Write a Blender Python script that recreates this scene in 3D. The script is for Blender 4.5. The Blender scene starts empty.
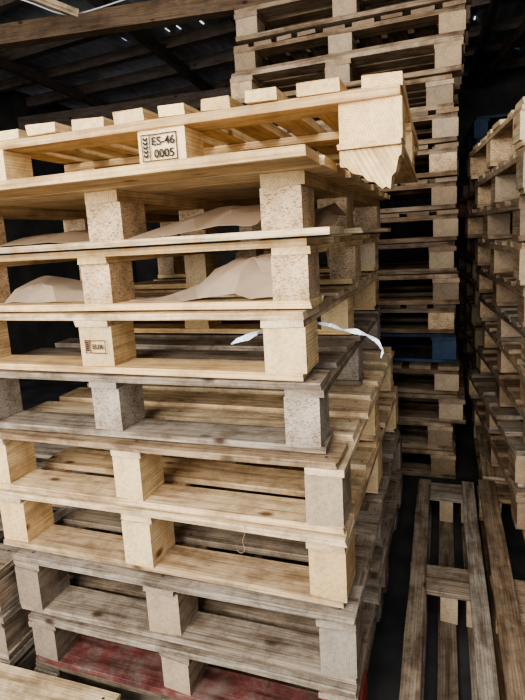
import bpy, math, random
from mathutils import Vector, Matrix
random.seed(7)
scn = bpy.context.scene
COL = scn.collection
try:
    scn.view_settings.look = 'AgX - Medium High Contrast'
except Exception as ex:
    print("look", ex)

# ------------------------------------------------------------------ materials
def newmat(name):
    m = bpy.data.materials.new(name); m.use_nodes = True
    nt = m.node_tree
    b = nt.nodes["Principled BSDF"]
    return m, nt, b

def N(nt, t, **kw):
    n = nt.nodes.new(t)
    for k, v in kw.items():
        setattr(n, k, v)
    return n

def ramp(nt, fac, stops):
    r = N(nt, "ShaderNodeValToRGB")
    el = r.color_ramp.elements
    while len(el) < len(stops): el.new(0.5)
    for e, (p, c) in zip(el, stops):
        e.position = p; e.color = (*c, 1)
    nt.links.new(fac, r.inputs[0])
    return r.outputs[0]

def mixc(nt, mode, fac, a, b):
    n = N(nt, "ShaderNodeMix", data_type='RGBA', blend_type=mode)
    for sock, v in ((n.inputs[0], fac), (n.inputs[6], a), (n.inputs[7], b)):
        if hasattr(v, "links"): nt.links.new(v, sock)
        elif isinstance(v, tuple): sock.default_value = (*v, 1)
        else: sock.default_value = v
    return n.outputs[2]

def wood(name, light, dark, stain=0.45, vary=0.7, end=False, patch=None):
    m, nt, b = newmat(name)
    L = nt.links
    uv = N(nt, "ShaderNodeUVMap"); uv.uv_map = "UVMap"
    mp = N(nt, "ShaderNodeMapping")
    L.new(uv.outputs[0], mp.inputs[0])
    mp.inputs[3].default_value = (7, 190, 1) if not end else (90, 90, 1)
    nz = N(nt, "ShaderNodeTexNoise"); nz.inputs["Scale"].default_value = 1.0
    nz.inputs["Detail"].default_value = 7; nz.inputs["Roughness"].default_value = 0.7
    L.new(mp.outputs[0], nz.inputs[0])
    wv = N(nt, "ShaderNodeTexWave")
    mp2 = N(nt, "ShaderNodeMapping")
    L.new(uv.outputs[0], mp2.inputs[0])
    if end:
        wv.wave_type = 'RINGS'; wv.rings_direction = 'Z'
        mp2.inputs[3].default_value = (1, 1, 1)
        wv.inputs["Scale"].default_value = 60; wv.inputs["Distortion"].default_value = 1.5
    else:
        wv.wave_type = 'BANDS'; wv.bands_direction = 'Y'
        mp2.inputs[3].default_value = (0.35, 9, 1)
        wv.inputs["Scale"].default_value = 4.0; wv.inputs["Distortion"].default_value = 7
        wv.inputs["Detail"].default_value = 3
    wv.inputs["Detail Scale"].default_value = 1.2
    L.new(mp2.outputs[0], wv.inputs[0])
    base = ramp(nt, nz.outputs[0], [(0.30, dark), (0.55, light)])
    wr = ramp(nt, wv.outputs[0], [(0.0, (0.64, 0.50, 0.37)), (0.45, (1, 1, 1))])
    c = mixc(nt, 'MULTIPLY', 0.48, base, wr)
    tc = N(nt, "ShaderNodeTexCoord")
    if patch:
        pn = N(nt, "ShaderNodeTexNoise"); pn.inputs["Scale"].default_value = 16; pn.inputs["Detail"].default_value = 9
        pn.inputs["Roughness"].default_value = 0.75
        L.new(tc.outputs["Object"], pn.inputs[0])
        pr = ramp(nt, pn.outputs[0], [(0.44, (0, 0, 0)), (0.60, (0.9, 0.9, 0.9))])
        c = mixc(nt, 'MIX', pr, c, patch)
    geo = N(nt, "ShaderNodeNewGeometry")
    oi = N(nt, "ShaderNodeObjectInfo")
    add = N(nt, "ShaderNodeMath", operation='ADD')
    L.new(geo.outputs["Random Per Island"], add.inputs[0]); L.new(oi.outputs["Random"], add.inputs[1])
    fr = N(nt, "ShaderNodeMath", operation='FRACT'); L.new(add.outputs[0], fr.inputs[0])
    vr = ramp(nt, fr.outputs[0], [(0.0, (0.50, 0.43, 0.36)), (0.22, (0.92, 0.82, 0.70)), (0.7, (1.0, 1.0, 1.0)), (1.0, (0.70, 0.66, 0.61))])
    c = mixc(nt, 'MULTIPLY', vary, c, vr)
    st = N(nt, "ShaderNodeTexNoise"); st.inputs["Scale"].default_value = 9; st.inputs["Detail"].default_value = 10
    st.inputs["Roughness"].default_value = 0.8
    L.new(tc.outputs["Object"], st.inputs[0])
    sr = ramp(nt, st.outputs[0], [(0.39, (0.25, 0.205, 0.165)), (0.56, (1, 1, 1))])
    c = mixc(nt, 'MULTIPLY', stain, c, sr)
    mp4 = N(nt, "ShaderNodeMapping"); mp4.inputs[3].default_value = (4, 40, 1)
    L.new(uv.outputs[0], mp4.inputs[0])
    s2 = N(nt, "ShaderNodeTexNoise"); s2.inputs["Scale"].default_value = 1; s2.inputs["Detail"].default_value = 6
    L.new(mp4.outputs[0], s2.inputs[0])
    s2r = ramp(nt, s2.outputs[0], [(0.36, (0.40, 0.33, 0.26)), (0.52, (1, 1, 1))])
    if not end: c = mixc(nt, 'MULTIPLY', min(1, stain * 1.2), c, s2r)
    vo = N(nt, "ShaderNodeTexVoronoi"); vo.inputs["Scale"].default_value = 1.0
    mp3 = N(nt, "ShaderNodeMapping"); mp3.inputs[3].default_value = (6, 11, 1)
    L.new(uv.outputs[0], mp3.inputs[0]); L.new(mp3.outputs[0], vo.inputs[0])
    kr = ramp(nt, vo.outputs["Distance"], [(0.06, (0.18, 0.10, 0.05)), (0.15, (1, 1, 1))])
    if not end: c = mixc(nt, 'MULTIPLY', 0.9, c, kr)
    L.new(c, b.inputs["Base Color"])
    b.inputs["Roughness"].default_value = 0.72
    b.inputs["Specular IOR Level"].default_value = 0.3
    bp = N(nt, "ShaderNodeBump"); bp.inputs["Strength"].default_value = 0.5; bp.inputs["Distance"].default_value = 0.002
    L.new(nz.outputs[0], bp.inputs["Height"]); L.new(bp.outputs[0], b.inputs["Normal"])
    return m

def chip(name, base, dark):
    m, nt, b = newmat(name)
    L = nt.links
    tc = N(nt, "ShaderNodeTexCoord")
    v = N(nt, "ShaderNodeTexVoronoi"); v.inputs["Scale"].default_value = 240
    mp = N(nt, "ShaderNodeMapping"); mp.inputs[3].default_value = (1, 1, 1.8)
    L.new(tc.outputs["Object"], mp.inputs[0]); L.new(mp.outputs[0], v.inputs[0])
    sx = N(nt, "ShaderNodeSeparateColor"); L.new(v.outputs["Color"], sx.inputs[0])
    c = ramp(nt, sx.outputs[0], [(0.0, dark), (0.35, base), (1.0, tuple(min(1, x * 1.2) for x in base))])
    st = N(nt, "ShaderNodeTexNoise"); st.inputs["Scale"].default_value = 14; st.inputs["Detail"].default_value = 5
    L.new(tc.outputs["Object"], st.inputs[0])
    sr = ramp(nt, st.outputs[0], [(0.35, (0.5, 0.44, 0.38)), (0.6, (1, 1, 1))])
    c = mixc(nt, 'MULTIPLY', 0.7, c, sr)
    L.new(c, b.inputs["Base Color"]); b.inputs["Roughness"].default_value = 0.9
    bp = N(nt, "ShaderNodeBump"); bp.inputs["Strength"].default_value = 0.4; bp.inputs["Distance"].default_value = 0.002
    L.new(sx.outputs[0], bp.inputs["Height"]); L.new(bp.outputs[0], b.inputs["Normal"])
    return m

def plain(name, col, rough=0.7, metal=0.0, noise=0.0, scale=10):
    m, nt, b = newmat(name)
    b.inputs["Roughness"].default_value = rough; b.inputs["Metallic"].default_value = metal
    if noise:
        tc = N(nt, "ShaderNodeTexCoord")
        n = N(nt, "ShaderNodeTexNoise"); n.inputs["Scale"].default_value = scale; n.inputs["Detail"].default_value = 8
        nt.links.new(tc.outputs["Object"], n.inputs[0])
        c = ramp(nt, n.outputs[0], [(0.3, tuple(x * (1 - noise) for x in col)), (0.7, tuple(min(1, x * (1 + noise)) for x in col))])
        nt.links.new(c, b.inputs["Base Color"])
        bp = N(nt, "ShaderNodeBump"); bp.inputs["Strength"].default_value = 0.3; bp.inputs["Distance"].default_value = 0.01
        nt.links.new(n.outputs[0], bp.inputs["Height"]); nt.links.new(bp.outputs[0], b.inputs["Normal"])
    else:
        b.inputs["Base Color"].default_value = (*col, 1)
    return m

NAIL = plain("nail_steel", (0.10, 0.08, 0.07), 0.5, 0.6)
INK = plain("stamp_ink", (0.02, 0.017, 0.015), 0.9, noise=0.5, scale=300)
INKR = plain("stamp_ink_brown", (0.06, 0.018, 0.012), 0.9)
KRAFT = plain("kraft_paper", (0.32, 0.23, 0.15), 0.7, noise=0.18, scale=12)
KRAFTL = plain("kraft_paper_light", (0.39, 0.30, 0.21), 0.65, noise=0.14, scale=12)
STRAP = plain("white_plastic", (0.70, 0.74, 0.80), 0.3)
PAL = {}
def mset(key, light, dark, **kw):
    ekw = {k: v for k, v in kw.items() if k == 'patch'}
    PAL[key] = (wood("wood_" + key, light, dark, **kw),
                wood("wood_end_" + key, tuple(x * 0.93 for x in light), tuple(x * 0.64 for x in light), end=True, stain=0.4, **ekw),
                NAIL)
mset("fresh", (0.93, 0.71, 0.40), (0.70, 0.48, 0.23), stain=0.42)
mset("pale", (0.86, 0.69, 0.45), (0.60, 0.44, 0.25), stain=0.58)
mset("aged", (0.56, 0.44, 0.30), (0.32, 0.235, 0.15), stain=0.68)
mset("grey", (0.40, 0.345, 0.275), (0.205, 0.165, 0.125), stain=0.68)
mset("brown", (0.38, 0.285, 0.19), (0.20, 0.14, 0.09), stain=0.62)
mset("red", (0.24, 0.075, 0.065), (0.14, 0.04, 0.035), stain=0.7, patch=(0.235, 0.17, 0.14))
mset("redblock", (0.32, 0.05, 0.045), (0.19, 0.03, 0.028), stain=0.5)
mset("blue", (0.04, 0.08, 0.16), (0.02, 0.04, 0.08), stain=0.7, vary=0.4, patch=(0.06, 0.08, 0.11))
CHIP = chip("pressed_chip", (0.66, 0.48, 0.29), (0.30, 0.18, 0.10))
CHIPG = chip("pressed_chip_grey", (0.43, 0.355, 0.27), (0.19, 0.145, 0.10))

# ------------------------------------------------------------------ mesh builder
class MB:
    def __init__(s):
        s.v = []; s.f = []; s.uv = []; s.m = []
    def board(s, axis, c, L, W, T, R, seg=7, warp=0.003, ch=0.0012, em=1, mo=0):
        hw, ht = W / 2, T / 2
        prof = [(-hw + ch, -ht), (hw - ch, -ht), (hw, -ht + ch), (hw, ht - ch), (hw - ch, ht), (-hw + ch, ht), (-hw, ht - ch), (-hw, -ht + ch)]
        per = [0]
        for i in range(8):
            a, b = prof[i], prof[(i + 1) % 8]
            per.append(per[-1] + math.dist(a, b))
        ou, ov = R.uniform(0, 30), R.uniform(0, 30)
        bw = R.uniform(-warp, warp); ph = R.uniform(0, 6.28); tw = R.uniform(-warp, warp) * 0.5
        base = len(s.v)
        sk0, sk1 = R.uniform(-1, 1) * 0.004, R.uniform(-1, 1) * 0.004
        for k in range(seg + 1):
            t = k / seg
            u = (t - 0.5) * L
            jit = R.uniform(-1, 1) * warp * 0.8
            rag = [R.uniform(-1, 1) * 0.0035 if k in (0, seg) and seg > 1 else 0 for _ in range(8)]
            for ii, (p, q) in enumerate(prof):
                uu = u + (sk0 if k == 0 else sk1 if k == seg else 0) * (p / hw) + rag[ii]
                pp = p * (1 + 0.012 * math.sin(ph + t * 7)) + bw * math.sin(t * math.pi * 2 + ph) + (jit if p > 0 else 0)
                qq = q + (bw * math.sin(t * math.pi * 1.5 + ph) * 0.4 + tw * (p / hw) * (t - 0.5)) * (0.5 if seg > 1 else 0)
                if axis == 0: s.v.append((c[0] + uu, c[1] + pp, c[2] + qq))
                else: s.v.append((c[0] - pp, c[1] + uu, c[2] + qq))
        for k in range(seg):
            for i in range(8):
                a = base + k * 8 + i; b = base + k * 8 + (i + 1) % 8
                s.f.append((a, a + 8, b + 8, b)); s.m.append(mo)
                u0, u1 = ou + k / seg * L, ou + (k + 1) / seg * L
                v0, v1 = ov + per[i], ov + per[i + 1]
                s.uv.append([(u0, v0), (u1, v0), (u1, v1), (u0, v1)])
        cx, cy = R.uniform(-0.05, 0.05), R.uniform(0.0, 0.07)
        if mo: em = mo
        e0 = tuple(base + i for i in range(8)); e1 = tuple(base + seg * 8 + i for i in reversed(range(8)))
        s.f.append(e0); s.m.append(em); s.uv.append([(prof[i][0] + cx, prof[i][1] + cy) for i in range(8)])
        s.f.append(e1); s.m.append(em); s.uv.append([(prof[i][0] + cx, prof[i][1] + cy) for i in reversed(range(8))])
    def nail(s, x, y, z, r=0.004):
        b = len(s.v)
        for i in range(6):
            a = i * math.pi / 3
            s.v.append((x + r * math.cos(a), y + r * math.sin(a), z))
        s.f.append(tuple(range(b, b + 6))); s.m.append(2); s.uv.append([(0, 0)] * 6)
    def mesh(s, name, mats):
        me = bpy.data.meshes.new(name)
        me.from_pydata(s.v, [], s.f)
        uvl = me.uv_layers.new(name="UVMap")
        i = 0
        for fu in s.uv:
            for p in fu:
                uvl.data[i].uv = p; i += 1
        for m in mats: me.materials.append(m)
        for p, mi in zip(me.polygons, s.m): p.material_index = mi
        me.update()
        return me

def link(o): COL.objects.link(o); return o

def to_mesh(o):
    bpy.context.view_layer.update()
    dg = bpy.context.evaluated_depsgraph_get()
    me = bpy.data.meshes.new_from_object(o.evaluated_get(dg))
    n = bpy.data.objects.new("tmp", me)
    n.parent = o.parent; n.location = o.location; n.rotation_euler = o.rotation_euler
    for k in o.keys():
        if k in ("label", "category", "kind", "group"): n[k] = o[k]
    nm = o.name
    bpy.data.objects.remove(o)
    n.name = nm
    link(n); return n

# ------------------------------------------------------------------ pallet design
def design(seed, W=1.0, D=1.2, H=0.15, deck='x', nslat=8, slat=0.10, first=0.12, td=0.017, ts=0.017, tb=0.017,
           bw=0.088, bd=0.11, over=0.0, bottom='x', tone='pale', deck_tone=None, block_tone=None, chipf=0.4, nails=True, bmats=None, bottone=None, mid=0.0,
           odd=None, rin=0.0):
    R = random.Random(seed)
    parts = []
    dk = PAL[deck_tone or tone]; bk = PAL[block_tone or tone]; bt = PAL[bottone or tone]
    dkm = dk + (PAL[odd[1]][0],) if odd else dk
    x0, x1 = -W / 2, W / 2
    y0, y1 = -D / 2, D / 2
    top = H - 0.003
    bh = top - td - ts - tb
    zs = top - td - ts / 2
    m = MB()
    if deck == 'x':
        n = nslat
        ws = [first] + [slat * R.uniform(0.8, 1.2) for _ in range(n - 2)] + [first]
        gap = (D - sum(ws)) / (n - 1)
        if gap < 0.004:
            k = (D - 0.004 * (n - 1)) / sum(ws); ws = [q * k for q in ws]; gap = 0.004
        y = y0
        for i, w in enumerate(ws):
            L = W - R.uniform(0, 0.016)
            cy = y + w / 2
            m.board(0, (R.uniform(-.007, .007), cy, top - td / 2 - 0.0004), L, w, td, R, mo=(3 if odd and i in odd[0] else 0))
            if nails:
                for bx in (x0 + bw / 2, mid, x1 - bw / 2):
                    for k in (-1, 1):
                        m.nail(bx + R.uniform(-.02, .02), cy + k * w * 0.28, top + 0.0010)
            y += w + gap
    else:
        n = nslat
        ws = [slat * R.uniform(0.80, 1.18) for _ in range(n)]
        gap = (W - sum(ws)) / (n - 1)
        x = x0
        for w in ws:
            L = D - R.uniform(0, 0.02)
            m.board(1, (x + w / 2, R.uniform(-.015, .012), top - td / 2 - 0.0004), w and L, w, td * R.uniform(0.80, 1.0), R)
            x += w + gap
    parts.append(("top_deck", m.mesh("top_deck", dkm), (0, 0, 0)))
    by = [y0 + over + bd / 2, 0, y1 - bd / 2]
    bx = [x0 + bw / 2, mid, x1 - bw / 2 - rin]
    if deck == 'x':
        for x in bx:
            m = MB(); m.board(1, (0, 0, 0), D - over - 0.004, bw, ts, R, warp=0.0006)
            parts.append(("stringer_board", m.mesh("stringer_board", dk), (x, over / 2, zs)))
    else:
        for y in by:
            m = MB(); m.board(0, (0, 0, 0), W - 0.004, bd, ts, R, warp=0.0006)
            parts.append(("stringer_board", m.mesh("stringer_board", dk), (0, y, zs)))
    i = 0
    for y in by:
        for x in bx:
            m = MB()
            wj = bw * R.uniform(0.90, 1.0)
            m.board(1, (0, 0, 0), bd * R.uniform(0.92, 1.0), wj, bh, R, seg=1, warp=0, ch=0.002)
            if bmats and i in bmats: mm = bmats[i]
            elif R.random() < chipf: mm = (CHIPG if (block_tone or tone) == 'grey' else CHIP,) * 2 + (NAIL,)
            else: mm = bk
            parts.append(("block", m.mesh("block", mm), (x + R.uniform(-.008, .008), y + R.uniform(-.003, .008), tb + bh / 2)))
            i += 1
    if bottom in ('x', 'frame'):
        for y in by:
            m = MB(); m.board(0, (0, 0, 0), W - R.uniform(0.004, 0.016), bd * 0.95, tb, R, warp=0.0006)
            parts.append(("bottom_board", m.mesh("bottom_board", bt), (0, y, tb / 2 + 0.001)))
    else:
        for x in bx:
            m = MB(); m.board(1, (0, 0, 0), D - over, bw, tb, R, warp=0.0006)
            parts.append(("bottom_board", m.mesh("bottom_board", bt), (x, over / 2, tb / 2 + 0.001)))
    return dict(parts=parts, W=W, D=D, H=H)

def place(des, corner, z, rot=0.0, label="wooden pallet", group=None, tiltx=0.0, tilty=0.0):
    r = math.radians(rot)
    cx, cy = -des['W'] / 2, des['D'] / 2
    px = corner[0] + cx * math.cos(r) - cy * math.sin(r)
    py = corner[1] + cx * math.sin(r) + cy * math.cos(r)
    e = bpy.data.objects.new("pallet", None); e.empty_display_size = 0.1
    e.location = (px, py, z); e.rotation_euler = (math.radians(tiltx), math.radians(tilty), r)
    e["label"] = label; e["category"] = "pallet"
    if group: e["group"] = group
    link(e)
    obs = []
    for nm, me, loc in des['parts']:
        o = bpy.data.objects.new(nm, me); o.parent = e; o.location = loc
        link(o); obs.append(o)
    return e, obs

# ------------------------------------------------------------------ main stack
G = "pallets in the near stack"
main = [
 (0.125, 0.02, -0.05, 0.3, dict(tone='grey', W=0.92), "weathered grey wooden pallet at the base of the near stack"),
 (0.151, 0.036, -0.065, 0.0, dict(tone='grey', block_tone='grey', bmats={2: (PAL['redblock'][0],) * 2 + (NAIL,), 1: PAL['aged']}, bottone='red', chipf=0, W=0.92), "grey wooden pallet with worn red corner block and boards"),
 (0.171, 0.034, -0.05, 0.3, dict(tone='grey', block_tone='grey', bmats={1: PAL['aged']}, chipf=0.0, nslat=7, mid=-0.018, W=0.955), "weathered grey wooden pallet with rough split boards"),
 (0.174, 0.012, -0.03, -0.3, dict(tone='pale', block_tone='fresh', chipf=0.0, nslat=7, mid=-0.035), "light pine pallet with a wide stained front board"),
 (0.172, 0.014, -0.02, 0.4, dict(tone='pale', block_tone='fresh', bmats={2: PAL['aged']}, chipf=0.0, nslat=8, mid=-0.035, W=1.03, odd=((0,), 'aged')), "light pine pallet with darker knotted corner block"),
 (0.168, -0.032, 0.01, 0.9, dict(tone='grey', chipf=1.0, nslat=7, mid=-0.055, W=1.03), "grey weathered pallet with pressed chip blocks"),
 (0.158, -0.068, 0.0, -0.4, dict(tone='fresh', block_tone='fresh', chipf=0.0, deck_tone='pale', bw=0.096, nslat=7, mid=-0.035, W=1.03), "yellow pine pallet with a small stamped block"),
 (0.155, -0.05, 0.02, 0.2, dict(tone='fresh', block_tone='pale', chipf=0.8, nslat=6, mid=-0.04, W=1.03), "yellow pine pallet holding crumpled brown paper"),
]
z = 0.0
PE = {}
for i, (H, X, Y, rot, kw, lab) in enumerate(main):
    d = design(100 + i, H=H, **kw)
    e, obs = place(d, (X, Y), z, rot, lab, G)
    PE[i] = (e, obs, z)
    z += H
CH = z - 0.002
zP3 = z
d = design(120, W=1.0, D=1.33, H=0.147, td=0.018, ts=0.026, tb=0.015, over=0.17, tone='pale', deck_tone='fresh', block_tone='pale', chipf=1.0, deck='x', nslat=10, slat=0.13, first=0.13, bw=0.090, mid=-0.02, rin=0.05)
place(d, (0.012, -0.22), z, 0.0, "pine pallet whose top deck overhangs its pressed chip blocks", G); z += 0.147
zP2 = z
d = design(130, W=1.0, D=0.8, H=0.130, deck='y', nslat=10, slat=0.068, bw=0.115, bd=0.09, bottom='y', tone='fresh', chipf=0, td=0.026, ts=0.018, tb=0.010, mid=0.022)
e1, o1 = place(d, (0.146, -0.07), z + 0.004, 1.0, "yellow pine pallet with stamped block and slats across the top", G)

def stamp(block, half_d, w, h, lines, ink, size, bold, offx=0.0):
    yy = -half_d - 0.0008
    t = 0.0022
    RS = random.Random(2)
    vs, fs = [], []
    def strip(x0, x1, z0, z1):
        n = 7
        horiz = (x1 - x0) > (z1 - z0)
        for k in range(n):
            a, b2 = k / n, (k + 1) / n
            j = RS.uniform(-.0004, .0004)
            if horiz: q = (x0 + (x1 - x0) * a, x0 + (x1 - x0) * b2, z0 + j, z1 + j)
            else: q = (x0 + j, x1 + j, z0 + (z1 - z0) * a, z0 + (z1 - z0) * b2)
            b = len(vs); vs.extend([(q[0], yy, q[2]), (q[1], yy, q[2]), (q[1], yy, q[3]), (q[0], yy, q[3])]); fs.append((b, b + 1, b + 2, b + 3))
    strip(-w, w, h - t, h); strip(-w, w, -h, -h + t); strip(-w, -w + t, -h, h); strip(w - t, w, -h, h)
    strip(-w * 0.55, -w * 0.55 + t, -h, h)
    k4 = w * 0.15
    for k in range(5):
        a = -w * 0.77; zz = -h * 0.75 + k * h * 0.31
        for s in (-1, 1):
            b = len(vs); vs.extend([(a, yy, zz), (a + s * k4, yy, zz + k4 * 0.8), (a + s * k4 * 0.8, yy, zz + k4 * 1.5), (a, yy, zz + k4 * 0.8)]); fs.append((b, b + 1, b + 2, b + 3))
    for k, s in enumerate(lines):
        cu = bpy.data.curves.new("stamp_text", 'FONT'); cu.body = s; cu.size = size; cu.align_x = 'LEFT'; cu.align_y = 'BOTTOM_BASELINE'
        cu.offset = bold
        to = bpy.data.objects.new("stamp_text", cu); link(to)
        bpy.context.view_layer.update()
        dg = bpy.context.evaluated_depsgraph_get()
        tm = bpy.data.meshes.new_from_object(to.evaluated_get(dg))
        xs = [v.co.x for v in tm.vertices]; ys = [v.co.y for v in tm.vertices]
        mx, my = (min(xs) + max(xs)) / 2, (min(ys) + max(ys)) / 2
        cxx = w * 0.23; czz = (h * 0.46 - k * h * 0.92) if len(lines) > 1 else 0
        for dx in (0.0, 0.0005, 0.0010):
            b = len(vs)
            vs.extend([(v.co.x - mx + cxx + dx, yy - dx * 0.2, v.co.y - my + czz) for v in tm.vertices])
            fs.extend([tuple(b + i for i in p.vertices) for p in tm.polygons])
        bpy.data.objects.remove(to)
    me = bpy.data.meshes.new("stamp"); me.from_pydata(vs, [], fs); me.materials.append(ink)
    o = bpy.data.objects.new("stamp", me); o.parent = block; o.location = (offx, 0, 0)
    o["label"] = "dark inked rectangular stamp with lettering"; link(o)
blocks1 = [o for o in o1 if o.name.startswith("block")]
stamp(blocks1[1], 0.0465, 0.041, 0.027, ["ES-46", "0005"], INK, 0.0235, 0.0002, -0.004)
blocks4 = [o for o in PE[6][1] if o.name.startswith("block")]
stamp(blocks4[1], 0.057, 0.031, 0.017, ["EUR"], INKR, 0.018, 0.0002)

# broken, straight-edged piece of board under the corner block of the top pallet
outline = [(0.0, 0.0), (0.112, 0.0), (0.110, -0.016), (0.106, -0.019), (0.100, -0.045), (0.093, -0.052), (0.090, -0.074), (0.082, -0.069), (0.076, -0.073), (0.062, -0.060), (0.050, -0.057), (0.040, -0.046), (0.022, -0.041), (0.012, -0.030), (0.0, -0.028)]
no = len(outline)
vs = [(x, 0.0 + 0.10 * (-zz), zz) for x, zz in outline] + [(x, 0.085, zz * 0.92) for x, zz in outline]
fs = [tuple(range(no))[::-1], tuple(range(no, 2 * no))]
for i in range(no):
    j = (i + 1) % no
    fs.append((i, j, j + no, i + no))
ME = bpy.data.meshes.new("splintered_board"); ME.from_pydata(vs, [], fs)
uvl = ME.uv_layers.new(name="UVMap")
for l in ME.loops:
    p = ME.vertices[l.vertex_index].co; uvl.data[l.index].uv = (p.x * 0.5 - p.z + p.y + 3, p.z * 0.5 + p.x * 0.9)
ME.materials.append(PAL['fresh'][0])
so = bpy.data.objects.new("splintered_board", ME); so.parent = e1
so.location = (0.5 - 0.112, -0.4 + 0.01, 0.0); link(so)

# ------------------------------------------------------------------ paper : folded, creased sheets
def folded(rows, mat, label, jit, seed, z0):
    RR = random.Random(seed)
    sub = 2
    n = len(rows[0])
    def lerp(a, b, t): return tuple(p + (q - p) * t for p, q in zip(a, b))
    g = []
    for r in rows:
        rr = []
        for i in range(n - 1):
            for k in range(sub): rr.append(lerp(r[i], r[i + 1], k / sub))
        rr.append(r[-1]); g.append(rr)
    vs, fs = [], []
    for r in g:
        for p in r:
            vs.append((p[0] + RR.uniform(-jit, jit), p[1] + RR.uniform(-jit, jit) * 2.0, z0 + max(0.0, p[2] + RR.uniform(-jit, jit))))
    m = len(g[0])
    for j in range(len(g) - 1):
        for i in range(m - 1):
            a = j * m + i
            if RR.random() < 0.5: fs += [(a, a + 1, a + m + 1), (a, a + m + 1, a + m)]
            else: fs += [(a, a + 1, a + m), (a + 1, a + m + 1, a + m)]
    c = Vector((sum(v[0] for v in vs) / len(vs), sum(v[1] for v in vs) / len(vs), min(v[2] for v in vs)))
    me = bpy.data.meshes.new("paper_sheet"); me.from_pydata([tuple(Vector(v) - c) for v in vs], [], fs); me.materials.append(mat)
    cr = me.attributes.new("crease_edge", 'FLOAT', 'EDGE')
    for e in me.edges: cr.data[e.index].value = 1.0 if RR.random() < 0.6 else 0.2
    o = bpy.data.objects.new("paper_sheet", me); o.location = c
    ss = o.modifiers.new("curl", 'SUBSURF'); ss.levels = 2; ss.render_levels = 2
    s = o.modifiers.new("thick", 'SOLIDIFY'); s.thickness = 0.0012; s.offset = 1
    o["label"] = label; o["category"] = "paper"; o["group"] = "brown paper tucked between the pallets"
    link(o)
z3 = PE[7][2] + 0.019
folded([
  [(-0.52, 0.04, 0.0), (-0.38, 0.03, 0.0), (-0.28, 0.05, 0.012), (-0.20, 0.04, 0.010), (-0.11, 0.06, 0.004)],
  [(-0.47, 0.09, 0.004), (-0.37, 0.11, 0.030), (-0.27, 0.08, 0.060), (-0.20, 0.12, 0.060), (-0.10, 0.10, 0.05)],
  [(-0.38, 0.15, 0.020), (-0.33, 0.15, 0.064), (-0.26, 0.13, 0.096), (-0.18, 0.13, 0.104), (-0.13, 0.12, 0.104)],
  [(-0.40, 0.22, 0.010), (-0.34, 0.24, 0.040), (-0.26, 0.24, 0.080), (-0.19, 0.24, 0.100), (-0.12, 0.24, 0.10)],
], KRAFTL, "curled pale brown kraft paper standing up between two pallets", 0.006, 1, z3)
folded([
  [(-0.95, 0.05, 0.0), (-0.86, 0.06, 0.0), (-0.76, 0.06, 0.0), (-0.64, 0.07, 0.0)],
  [(-0.95, 0.12, 0.035), (-0.86, 0.12, 0.050), (-0.77, 0.12, 0.030), (-0.66, 0.12, 0.004)],
  [(-0.95, 0.22, 0.060), (-0.86, 0.22, 0.055), (-0.76, 0.20, 0.030), (-0.62, 0.20, 0.0)],
], KRAFTL, "loose fold of brown paper lying on pallet boards", 0.006, 2, z3)
z2 = zP3 + 0.017
folded([
  [(-0.46, -0.03, 0.0), (-0.34, -0.03, 0.006), (-0.24, -0.03, 0.014), (-0.15, -0.02, 0.006)],
  [(-0.44, 0.05, 0.012), (-0.33, 0.04, 0.034), (-0.24, 0.05, 0.046), (-0.16, 0.05, 0.044)],
  [(-0.38, 0.12, 0.022), (-0.30, 0.12, 0.062), (-0.23, 0.12, 0.056), (-0.16, 0.12, 0.068)],
  [(-0.40, 0.26, 0.020), (-0.32, 0.26, 0.034), (-0.23, 0.26, 0.046), (-0.14, 0.26, 0.02)],
], KRAFT, "creased brown paper sheet under an overhanging deck", 0.006, 3, z2)
folded([
  [(-0.12, 0.10, 0.0), (-0.06, 0.10, 0.0), (-0.02, 0.12, 0.0)],
  [(-0.12, 0.16, 0.03), (-0.06, 0.18, 0.040), (-0.02, 0.18, 0.03)],
  [(-0.12, 0.28, 0.045), (-0.05, 0.28, 0.060), (-0.02, 0.28, 0.03)],
], KRAFT, "scrap of brown paper near the pallet corner", 0.003, 4, z2)
folded([
  [(-0.90, 0.0, 0.0), (-0.78, 0.0, 0.004), (-0.66, 0.02, 0.0), (-0.56, 0.02, 0.0)],
  [(-0.92, 0.10, 0.020), (-0.78, 0.08, 0.032), (-0.66, 0.10, 0.022), (-0.57, 0.10, 0.010)],
  [(-0.90, 0.22, 0.040), (-0.78, 0.22, 0.028), (-0.66, 0.22, 0.036), (-0.57, 0.2, 0.016)],
], KRAFT, "flattened creased brown paper beneath a pallet deck", 0.005, 6, z2)

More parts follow.
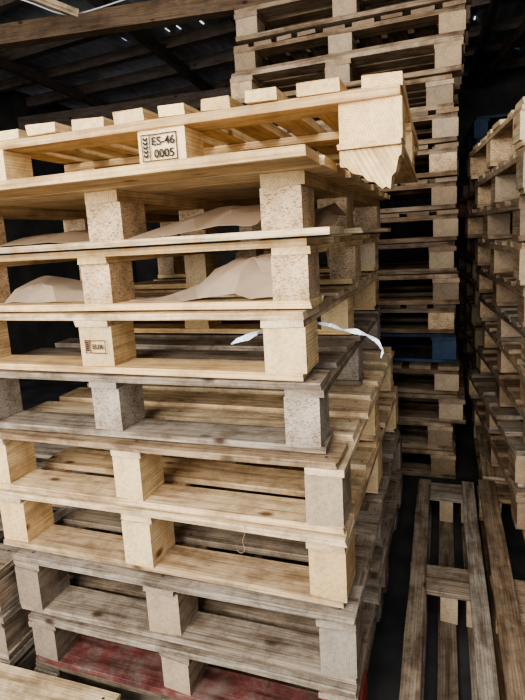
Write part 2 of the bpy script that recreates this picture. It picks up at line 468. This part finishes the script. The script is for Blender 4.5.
# ------------------------------------------------------------------ strap
def ribbon(name, pts, w, mat, label, cat, depth=0.0006, bump=0.0):
    cu = bpy.data.curves.new(name, 'CURVE'); cu.dimensions = '3D'
    sp = cu.splines.new('NURBS'); sp.points.add(len(pts) - 1); sp.use_endpoint_u = True; sp.order_u = 3
    for i, (p, q) in enumerate(zip(sp.points, pts)):
        p.co = (*q, 1); p.radius = 1.0
    cu.extrude = w; cu.bevel_depth = depth; cu.materials.append(mat); cu.resolution_u = 10
    o = bpy.data.objects.new(name, cu); o["label"] = label; o["category"] = cat
    link(o); return to_mesh(o)
def film(name, pts, mat, label, cat, seed):
    RR = random.Random(seed)
    P = []
    for i in range(len(pts) - 1):
        a, b = pts[i], pts[i + 1]
        for k in range(6):
            t = k / 6; t2 = t * t * (3 - 2 * t)
            P.append([a[j] + (b[j] - a[j]) * (t if j < 3 else t2) for j in range(5)])
    P.append(list(pts[-1]))
    vs, fs = [], []
    for i, p in enumerate(P):
        q = P[min(i + 1, len(P) - 1)]; r = P[max(i - 1, 0)]
        T = Vector((q[0] - r[0], q[1] - r[1], q[2] - r[2])).normalized()
        up = Vector((0, 0, 1)); up = (up - T * up.dot(T)).normalized()
        sd = T.cross(up)
        a = math.radians(p[4]); D = up * math.cos(a) + sd * math.sin(a)
        C = Vector(p[:3])
        w0 = p[3] / 2 * RR.uniform(0.8, 1.15); w1 = p[3] / 2 * RR.uniform(0.8, 1.15)
        nrm = T.cross(D)
        vs += [tuple(C - D * w0), tuple(C + nrm * RR.uniform(-.0015, .0015)), tuple(C + D * w1)]
    for i in range(len(P) - 1):
        for k in range(2):
            a = i * 3 + k; fs.append((a, a + 1, a + 4, a + 3))
    c = Vector(pts[0][:3])
    me = bpy.data.meshes.new(name); me.from_pydata([tuple(Vector(v) - c) for v in vs], [], fs); me.materials.append(mat)
    o = bpy.data.objects.new(name, me); o.location = c
    s = o.modifiers.new("thick", 'SOLIDIFY'); s.thickness = 0.0006
    o["label"] = label; o["category"] = cat; link(o)
z4 = PE[6][2]
film("plastic_strap", [
  (-0.232, -0.012, z4 + 0.086, 0.003, 20), (-0.215, -0.010, z4 + 0.095, 0.010, -15), (-0.195, -0.008, z4 + 0.101, 0.014, 10), (-0.172, -0.004, z4 + 0.110, 0.012, 30), (-0.160, 0.03, z4 + 0.112, 0.009, 50),
  (-0.145, 0.13, z4 + 0.110, 0.006, 70), (-0.075, 0.14, z4 + 0.108, 0.007, 10), (-0.035, 0.13, z4 + 0.104, 0.009, -30), (-0.00, 0.10, z4 + 0.098, 0.009, 50),
  (0.030, 0.09, z4 + 0.097, 0.011, -10), (0.055, 0.085, z4 + 0.090, 0.008, 50), (0.075, 0.09, z4 + 0.076, 0.009, 0), (0.088, 0.09, z4 + 0.055, 0.007, 50), (0.083, 0.088, z4 + 0.038, 0.003, 60)],
  STRAP, "torn white plastic strap dangling from a pallet corner", "strap", 4)
z7 = PE[3][2] + 0.174
ribbon("loose_string", [(-0.225, -0.032, z7 + 0.01), (-0.215, -0.036, z7 - 0.01), (-0.23, -0.034, z7 - 0.04), (-0.22, -0.036, z7 - 0.06), (-0.235, -0.034, z7 - 0.075), (-0.245, -0.032, z7 - 0.065)],
       0, KRAFT, "thin frayed string hanging off a pallet board", "string", 0.0006)

# ------------------------------------------------------------------ far stack
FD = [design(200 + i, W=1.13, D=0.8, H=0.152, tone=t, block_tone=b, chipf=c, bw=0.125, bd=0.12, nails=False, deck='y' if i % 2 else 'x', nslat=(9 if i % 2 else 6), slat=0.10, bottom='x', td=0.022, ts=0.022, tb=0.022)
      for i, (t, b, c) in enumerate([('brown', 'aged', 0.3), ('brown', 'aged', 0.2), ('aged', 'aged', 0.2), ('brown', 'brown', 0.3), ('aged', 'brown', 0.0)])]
FB = design(210, W=1.13, D=0.8, H=0.152, tone='blue', block_tone='blue', chipf=0.0, bw=0.12, bd=0.10, nails=False, nslat=6, slat=0.09)
z = 0
R = random.Random(5)
for i in range(16):
    dd = FB if i == 4 else FD[R.randrange(5)]
    ox, oy = R.uniform(-0.035, 0.03), R.uniform(-.03, .03)
    if i == 4: ox, oy = -0.02, 0.02
    if i > 12: ox += 0.015
    hh = 0.149 if i < 5 else 0.1535
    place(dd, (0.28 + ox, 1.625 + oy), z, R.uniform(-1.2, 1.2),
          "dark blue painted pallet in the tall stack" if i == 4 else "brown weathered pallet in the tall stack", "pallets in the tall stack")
    z += 0.152

# ------------------------------------------------------------------ right stacks
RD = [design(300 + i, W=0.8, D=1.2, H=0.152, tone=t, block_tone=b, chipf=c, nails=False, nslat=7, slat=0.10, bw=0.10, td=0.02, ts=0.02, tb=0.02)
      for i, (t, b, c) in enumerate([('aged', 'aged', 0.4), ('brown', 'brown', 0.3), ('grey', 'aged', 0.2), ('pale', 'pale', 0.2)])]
RB = design(310, W=0.8, D=1.2, H=0.152, tone='blue', block_tone='blue', chipf=0.0, nails=False, nslat=8, slat=0.09)
def rstack(cx, cy, z, n, blue, base_rot, lab, grp, order=None):
    for i in range(n):
        dd = RB if i in blue else RD[order[i] if order else R.randrange(3)]
        rr = base_rot + R.uniform(-2, 2)
        x, y = cx + R.uniform(-.03, .03), cy + R.uniform(-.05, .04)
        if order and i >= n - 2: x += 0.0; y -= 0.10
        r = math.radians(rr)
        place(dd, (x + 0.8 * math.cos(r), y + 0.8 * math.sin(r)), z, rr,
              "dull blue pallet near the top of a side stack" if i in blue else ("pale pine pallet on top of the side stack" if order and order[i] == 3 else lab), grp)
        z += 0.152
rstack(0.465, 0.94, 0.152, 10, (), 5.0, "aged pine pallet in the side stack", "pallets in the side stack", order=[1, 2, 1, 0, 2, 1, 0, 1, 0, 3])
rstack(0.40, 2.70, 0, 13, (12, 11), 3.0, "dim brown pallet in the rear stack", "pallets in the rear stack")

FA = design(400, W=0.235, D=1.40, H=0.148, tone='grey', deck='y', nslat=2, slat=0.056, bw=0.056, bd=0.14, bottom='y', chipf=0.0, block_tone='aged')
place(FA, (0.345, -0.10), 0, 0.5, "narrow weathered pallet frame lying on the floor of the aisle", "floor pallets in the aisle")
FC = design(401, W=0.86, D=1.5, H=0.148, tone='brown', deck='y', nslat=7, slat=0.066, bw=0.09, bd=0.14, bottom='y', chipf=0.2)
place(FC, (1.222, -0.16), 0, 0.3, "brown slatted pallet lying on the floor beside the aisle", "floor pallets in the aisle")
FE = design(402, W=0.86, D=0.9, H=0.148, tone='aged', deck='y', nslat=7, slat=0.085, bw=0.08, bd=0.10, bottom='y', chipf=0.2, nails=False)
place(FE, (1.235, 1.37), 0, 0.3, "brown slatted pallet under the side stack", "floor pallets in the aisle")

z = 0
for i in range(3):
    dd = design(500 + i, W=0.8, D=1.2, H=0.14, tone='grey', nslat=7, chipf=0.3)
    place(dd, (-0.945, -0.10), z, 0.5, "dark grey pallet in a low stack", "pallets in the low stack"); z += 0.14
dd = design(510, W=0.8, D=0.5, H=0.144, tone='pale', nslat=4, chipf=0.2)
place(dd, (-0.56, -0.60), 0, 1, "light pine pallet lying on the floor before the stack")

# ------------------------------------------------------------------ room
def box(name, lo, hi, mat, kind="structure", rotz=0.0, rot=None):
    c = [(a + b) / 2 for a, b in zip(lo, hi)]
    v = [(x, y, zz) for x in (lo[0], hi[0]) for y in (lo[1], hi[1]) for zz in (lo[2], hi[2])]
    v = [tuple(p[k] - c[k] for k in range(3)) for p in v]
    f = [(0, 1, 3, 2), (4, 6, 7, 5), (0, 4, 5, 1), (2, 3, 7, 6), (0, 2, 6, 4), (1, 5, 7, 3)]
    me = bpy.data.meshes.new(name); me.from_pydata(v, [], f); me.materials.append(mat)
    uvl = me.uv_layers.new(name="UVMap")
    lx = (hi[0] - lo[0]) > (hi[1] - lo[1])
    for l in me.loops:
        p = me.vertices[l.vertex_index].co
        uvl.data[l.index].uv = ((p.x if lx else p.y), p.z + (p.y if lx else p.x))
    o = bpy.data.objects.new(name, me); o.location = c; o.rotation_euler[2] = math.radians(rotz)
    if kind: o["kind"] = kind
    link(o); return o
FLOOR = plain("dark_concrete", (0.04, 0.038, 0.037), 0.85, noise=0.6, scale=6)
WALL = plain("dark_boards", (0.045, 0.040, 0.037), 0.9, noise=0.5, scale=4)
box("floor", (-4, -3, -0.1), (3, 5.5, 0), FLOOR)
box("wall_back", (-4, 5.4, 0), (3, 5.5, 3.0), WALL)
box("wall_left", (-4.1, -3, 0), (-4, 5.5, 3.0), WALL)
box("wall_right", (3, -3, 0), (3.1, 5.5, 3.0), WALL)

def roof():
    vs = []; fs = []
    nx = 560; ny = 90; x0, x1 = -4.0, 3.0
    RR = random.Random(3)
    for j in range(ny + 1):
        y = -1.2 + 6.7 * j / ny
        for i in range(nx + 1):
            x = x0 + (x1 - x0) * i / nx
            vs.append((x, y, 2.94 + 0.022 * math.sin(x / 0.1 * 2 * math.pi)))
    for j in range(ny):
        for i in range(nx):
            hole = j > 30 and (j % 13 in (3,)) and (i % 8 in (1,)) and RR.random() < 0.55
            if hole: continue
            a = j * (nx + 1) + i
            fs.append((a, a + nx + 1, a + nx + 2, a + 1))
    me = bpy.data.meshes.new("ceiling"); me.from_pydata(vs, [], fs)
    me.materials.append(plain("roof_sheet", (0.62, 0.63, 0.66), 0.45, 0.3, noise=0.5, scale=2.5))
    for p in me.polygons: p.use_smooth = True
    o = bpy.data.objects.new("ceiling", me); o["kind"] = "structure"
    link(o)
roof()
DKW = wood("dark_rafter", (0.17, 0.135, 0.11), (0.08, 0.065, 0.055))
BEAM = wood("beam_wood", (0.22, 0.155, 0.10), (0.10, 0.07, 0.05))
n = 1
RT = random.Random(11)
yy = 0.9
while yy < 5.2:
    box("trim_%d" % n, (-5, yy, 2.82 - RT.uniform(0, .02)), (4, yy + RT.uniform(.04, .08), 2.90), DKW, rotz=-6 + RT.uniform(-1.5, 1.5)); n += 1
    yy += RT.uniform(0.5, 0.8)
for x in (-3.2, -1.95, -1.2, 0.5, 0.9, 2.1):
    box("trim_%d" % n, (x, 0.6, 2.74), (x + 0.05, 5.3, 2.82), DKW, rotz=5 + RT.uniform(-5, 5)); n += 1
o = box("trim_%d" % n, (-3.6, 1.70, 2.53), (-0.2, 1.78, 2.64), BEAM, rotz=8.5); n += 1
o = box("trim_%d" % n, (-3.8, 3.4, 2.46), (0.2, 3.5, 2.60), DKW, rotz=4); n += 1
p0, p1 = Vector((-2.1, 1.15, 2.70)), Vector((-1.62, 1.45, 2.50))
L = (p1 - p0).length
m = MB(); m.board(0, (0, 0, 0), L, 0.035, 0.04, R)
bo = bpy.data.objects.new("trim_%d" % n, m.mesh("batten", PAL['aged'])); bo.location = (p0 + p1) / 2
bo.rotation_mode = 'QUATERNION'; bo.rotation_quaternion = (p1 - p0).to_track_quat('X', 'Z'); bo["kind"] = "structure"; link(bo)
ribbon("electric_cable", [(-2.3, 1.2, 2.66), (-2.0, 1.22, 2.61), (-1.8, 1.3, 2.54), (-1.7, 1.45, 2.50), (-1.6, 1.55, 2.55), (-1.3, 1.68, 2.64), (-0.9, 1.75, 2.68)], 0, plain("white_cable", (0.6, 0.6, 0.6), 0.5), "white electric cable looped along the roof beam", "cable", 0.004)

# ------------------------------------------------------------------ camera
yaw, pitch, roll = math.radians(20), math.radians(9.5), math.radians(3.3)
F = Vector((-math.sin(yaw) * math.cos(pitch), math.cos(yaw) * math.cos(pitch), -math.sin(pitch)))
r0 = Vector((math.cos(yaw), math.sin(yaw), 0))
u0 = r0.cross(F)
Rr = r0 * math.cos(roll) - u0 * math.sin(roll)
U = r0 * math.sin(roll) + u0 * math.cos(roll)
cam = bpy.data.cameras.new("camera"); co = bpy.data.objects.new("camera", cam)
M = Matrix((Rr, U, -F)).transposed().to_4x4()
M.translation = Vector((0.225, -1.057, CH))
co.matrix_world = M
cam.sensor_fit = 'VERTICAL'; cam.sensor_height = 36; cam.lens = 36 * 520 / 700; cam.clip_start = 0.02
cam.shift_y = -23 / 700
link(co); scn.camera = co

# ------------------------------------------------------------------ lights
w = bpy.data.worlds.new("world"); scn.world = w; w.use_nodes = True
w.node_tree.nodes["Background"].inputs[0].default_value = (0.78, 0.86, 1.0, 1)
w.node_tree.nodes["Background"].inputs[1].default_value = 1.5
def area(name, loc, target, sx, sy, e, col):
    l = bpy.data.lights.new(name, 'AREA'); l.shape = 'RECTANGLE'; l.size = sx; l.size_y = sy; l.energy = e; l.color = col
    o = bpy.data.objects.new(name, l); o.location = loc
    o.rotation_euler = (Vector(target) - Vector(loc)).to_track_quat('-Z', 'Y').to_euler()
    link(o)
area("doorway_light", (-0.7, -2.4, 1.85), (-0.3, 0.3, 1.05), 1.8, 1.5, 140, (1.0, 0.97, 0.92))
area("warm_fill_light", (0.6, -0.9, 2.75), (0.2, 1.6, 1.3), 1.0, 0.6, 10, (1.0, 0.95, 0.88))  # weak warm fill added out of view to soften the stacks, no opening here
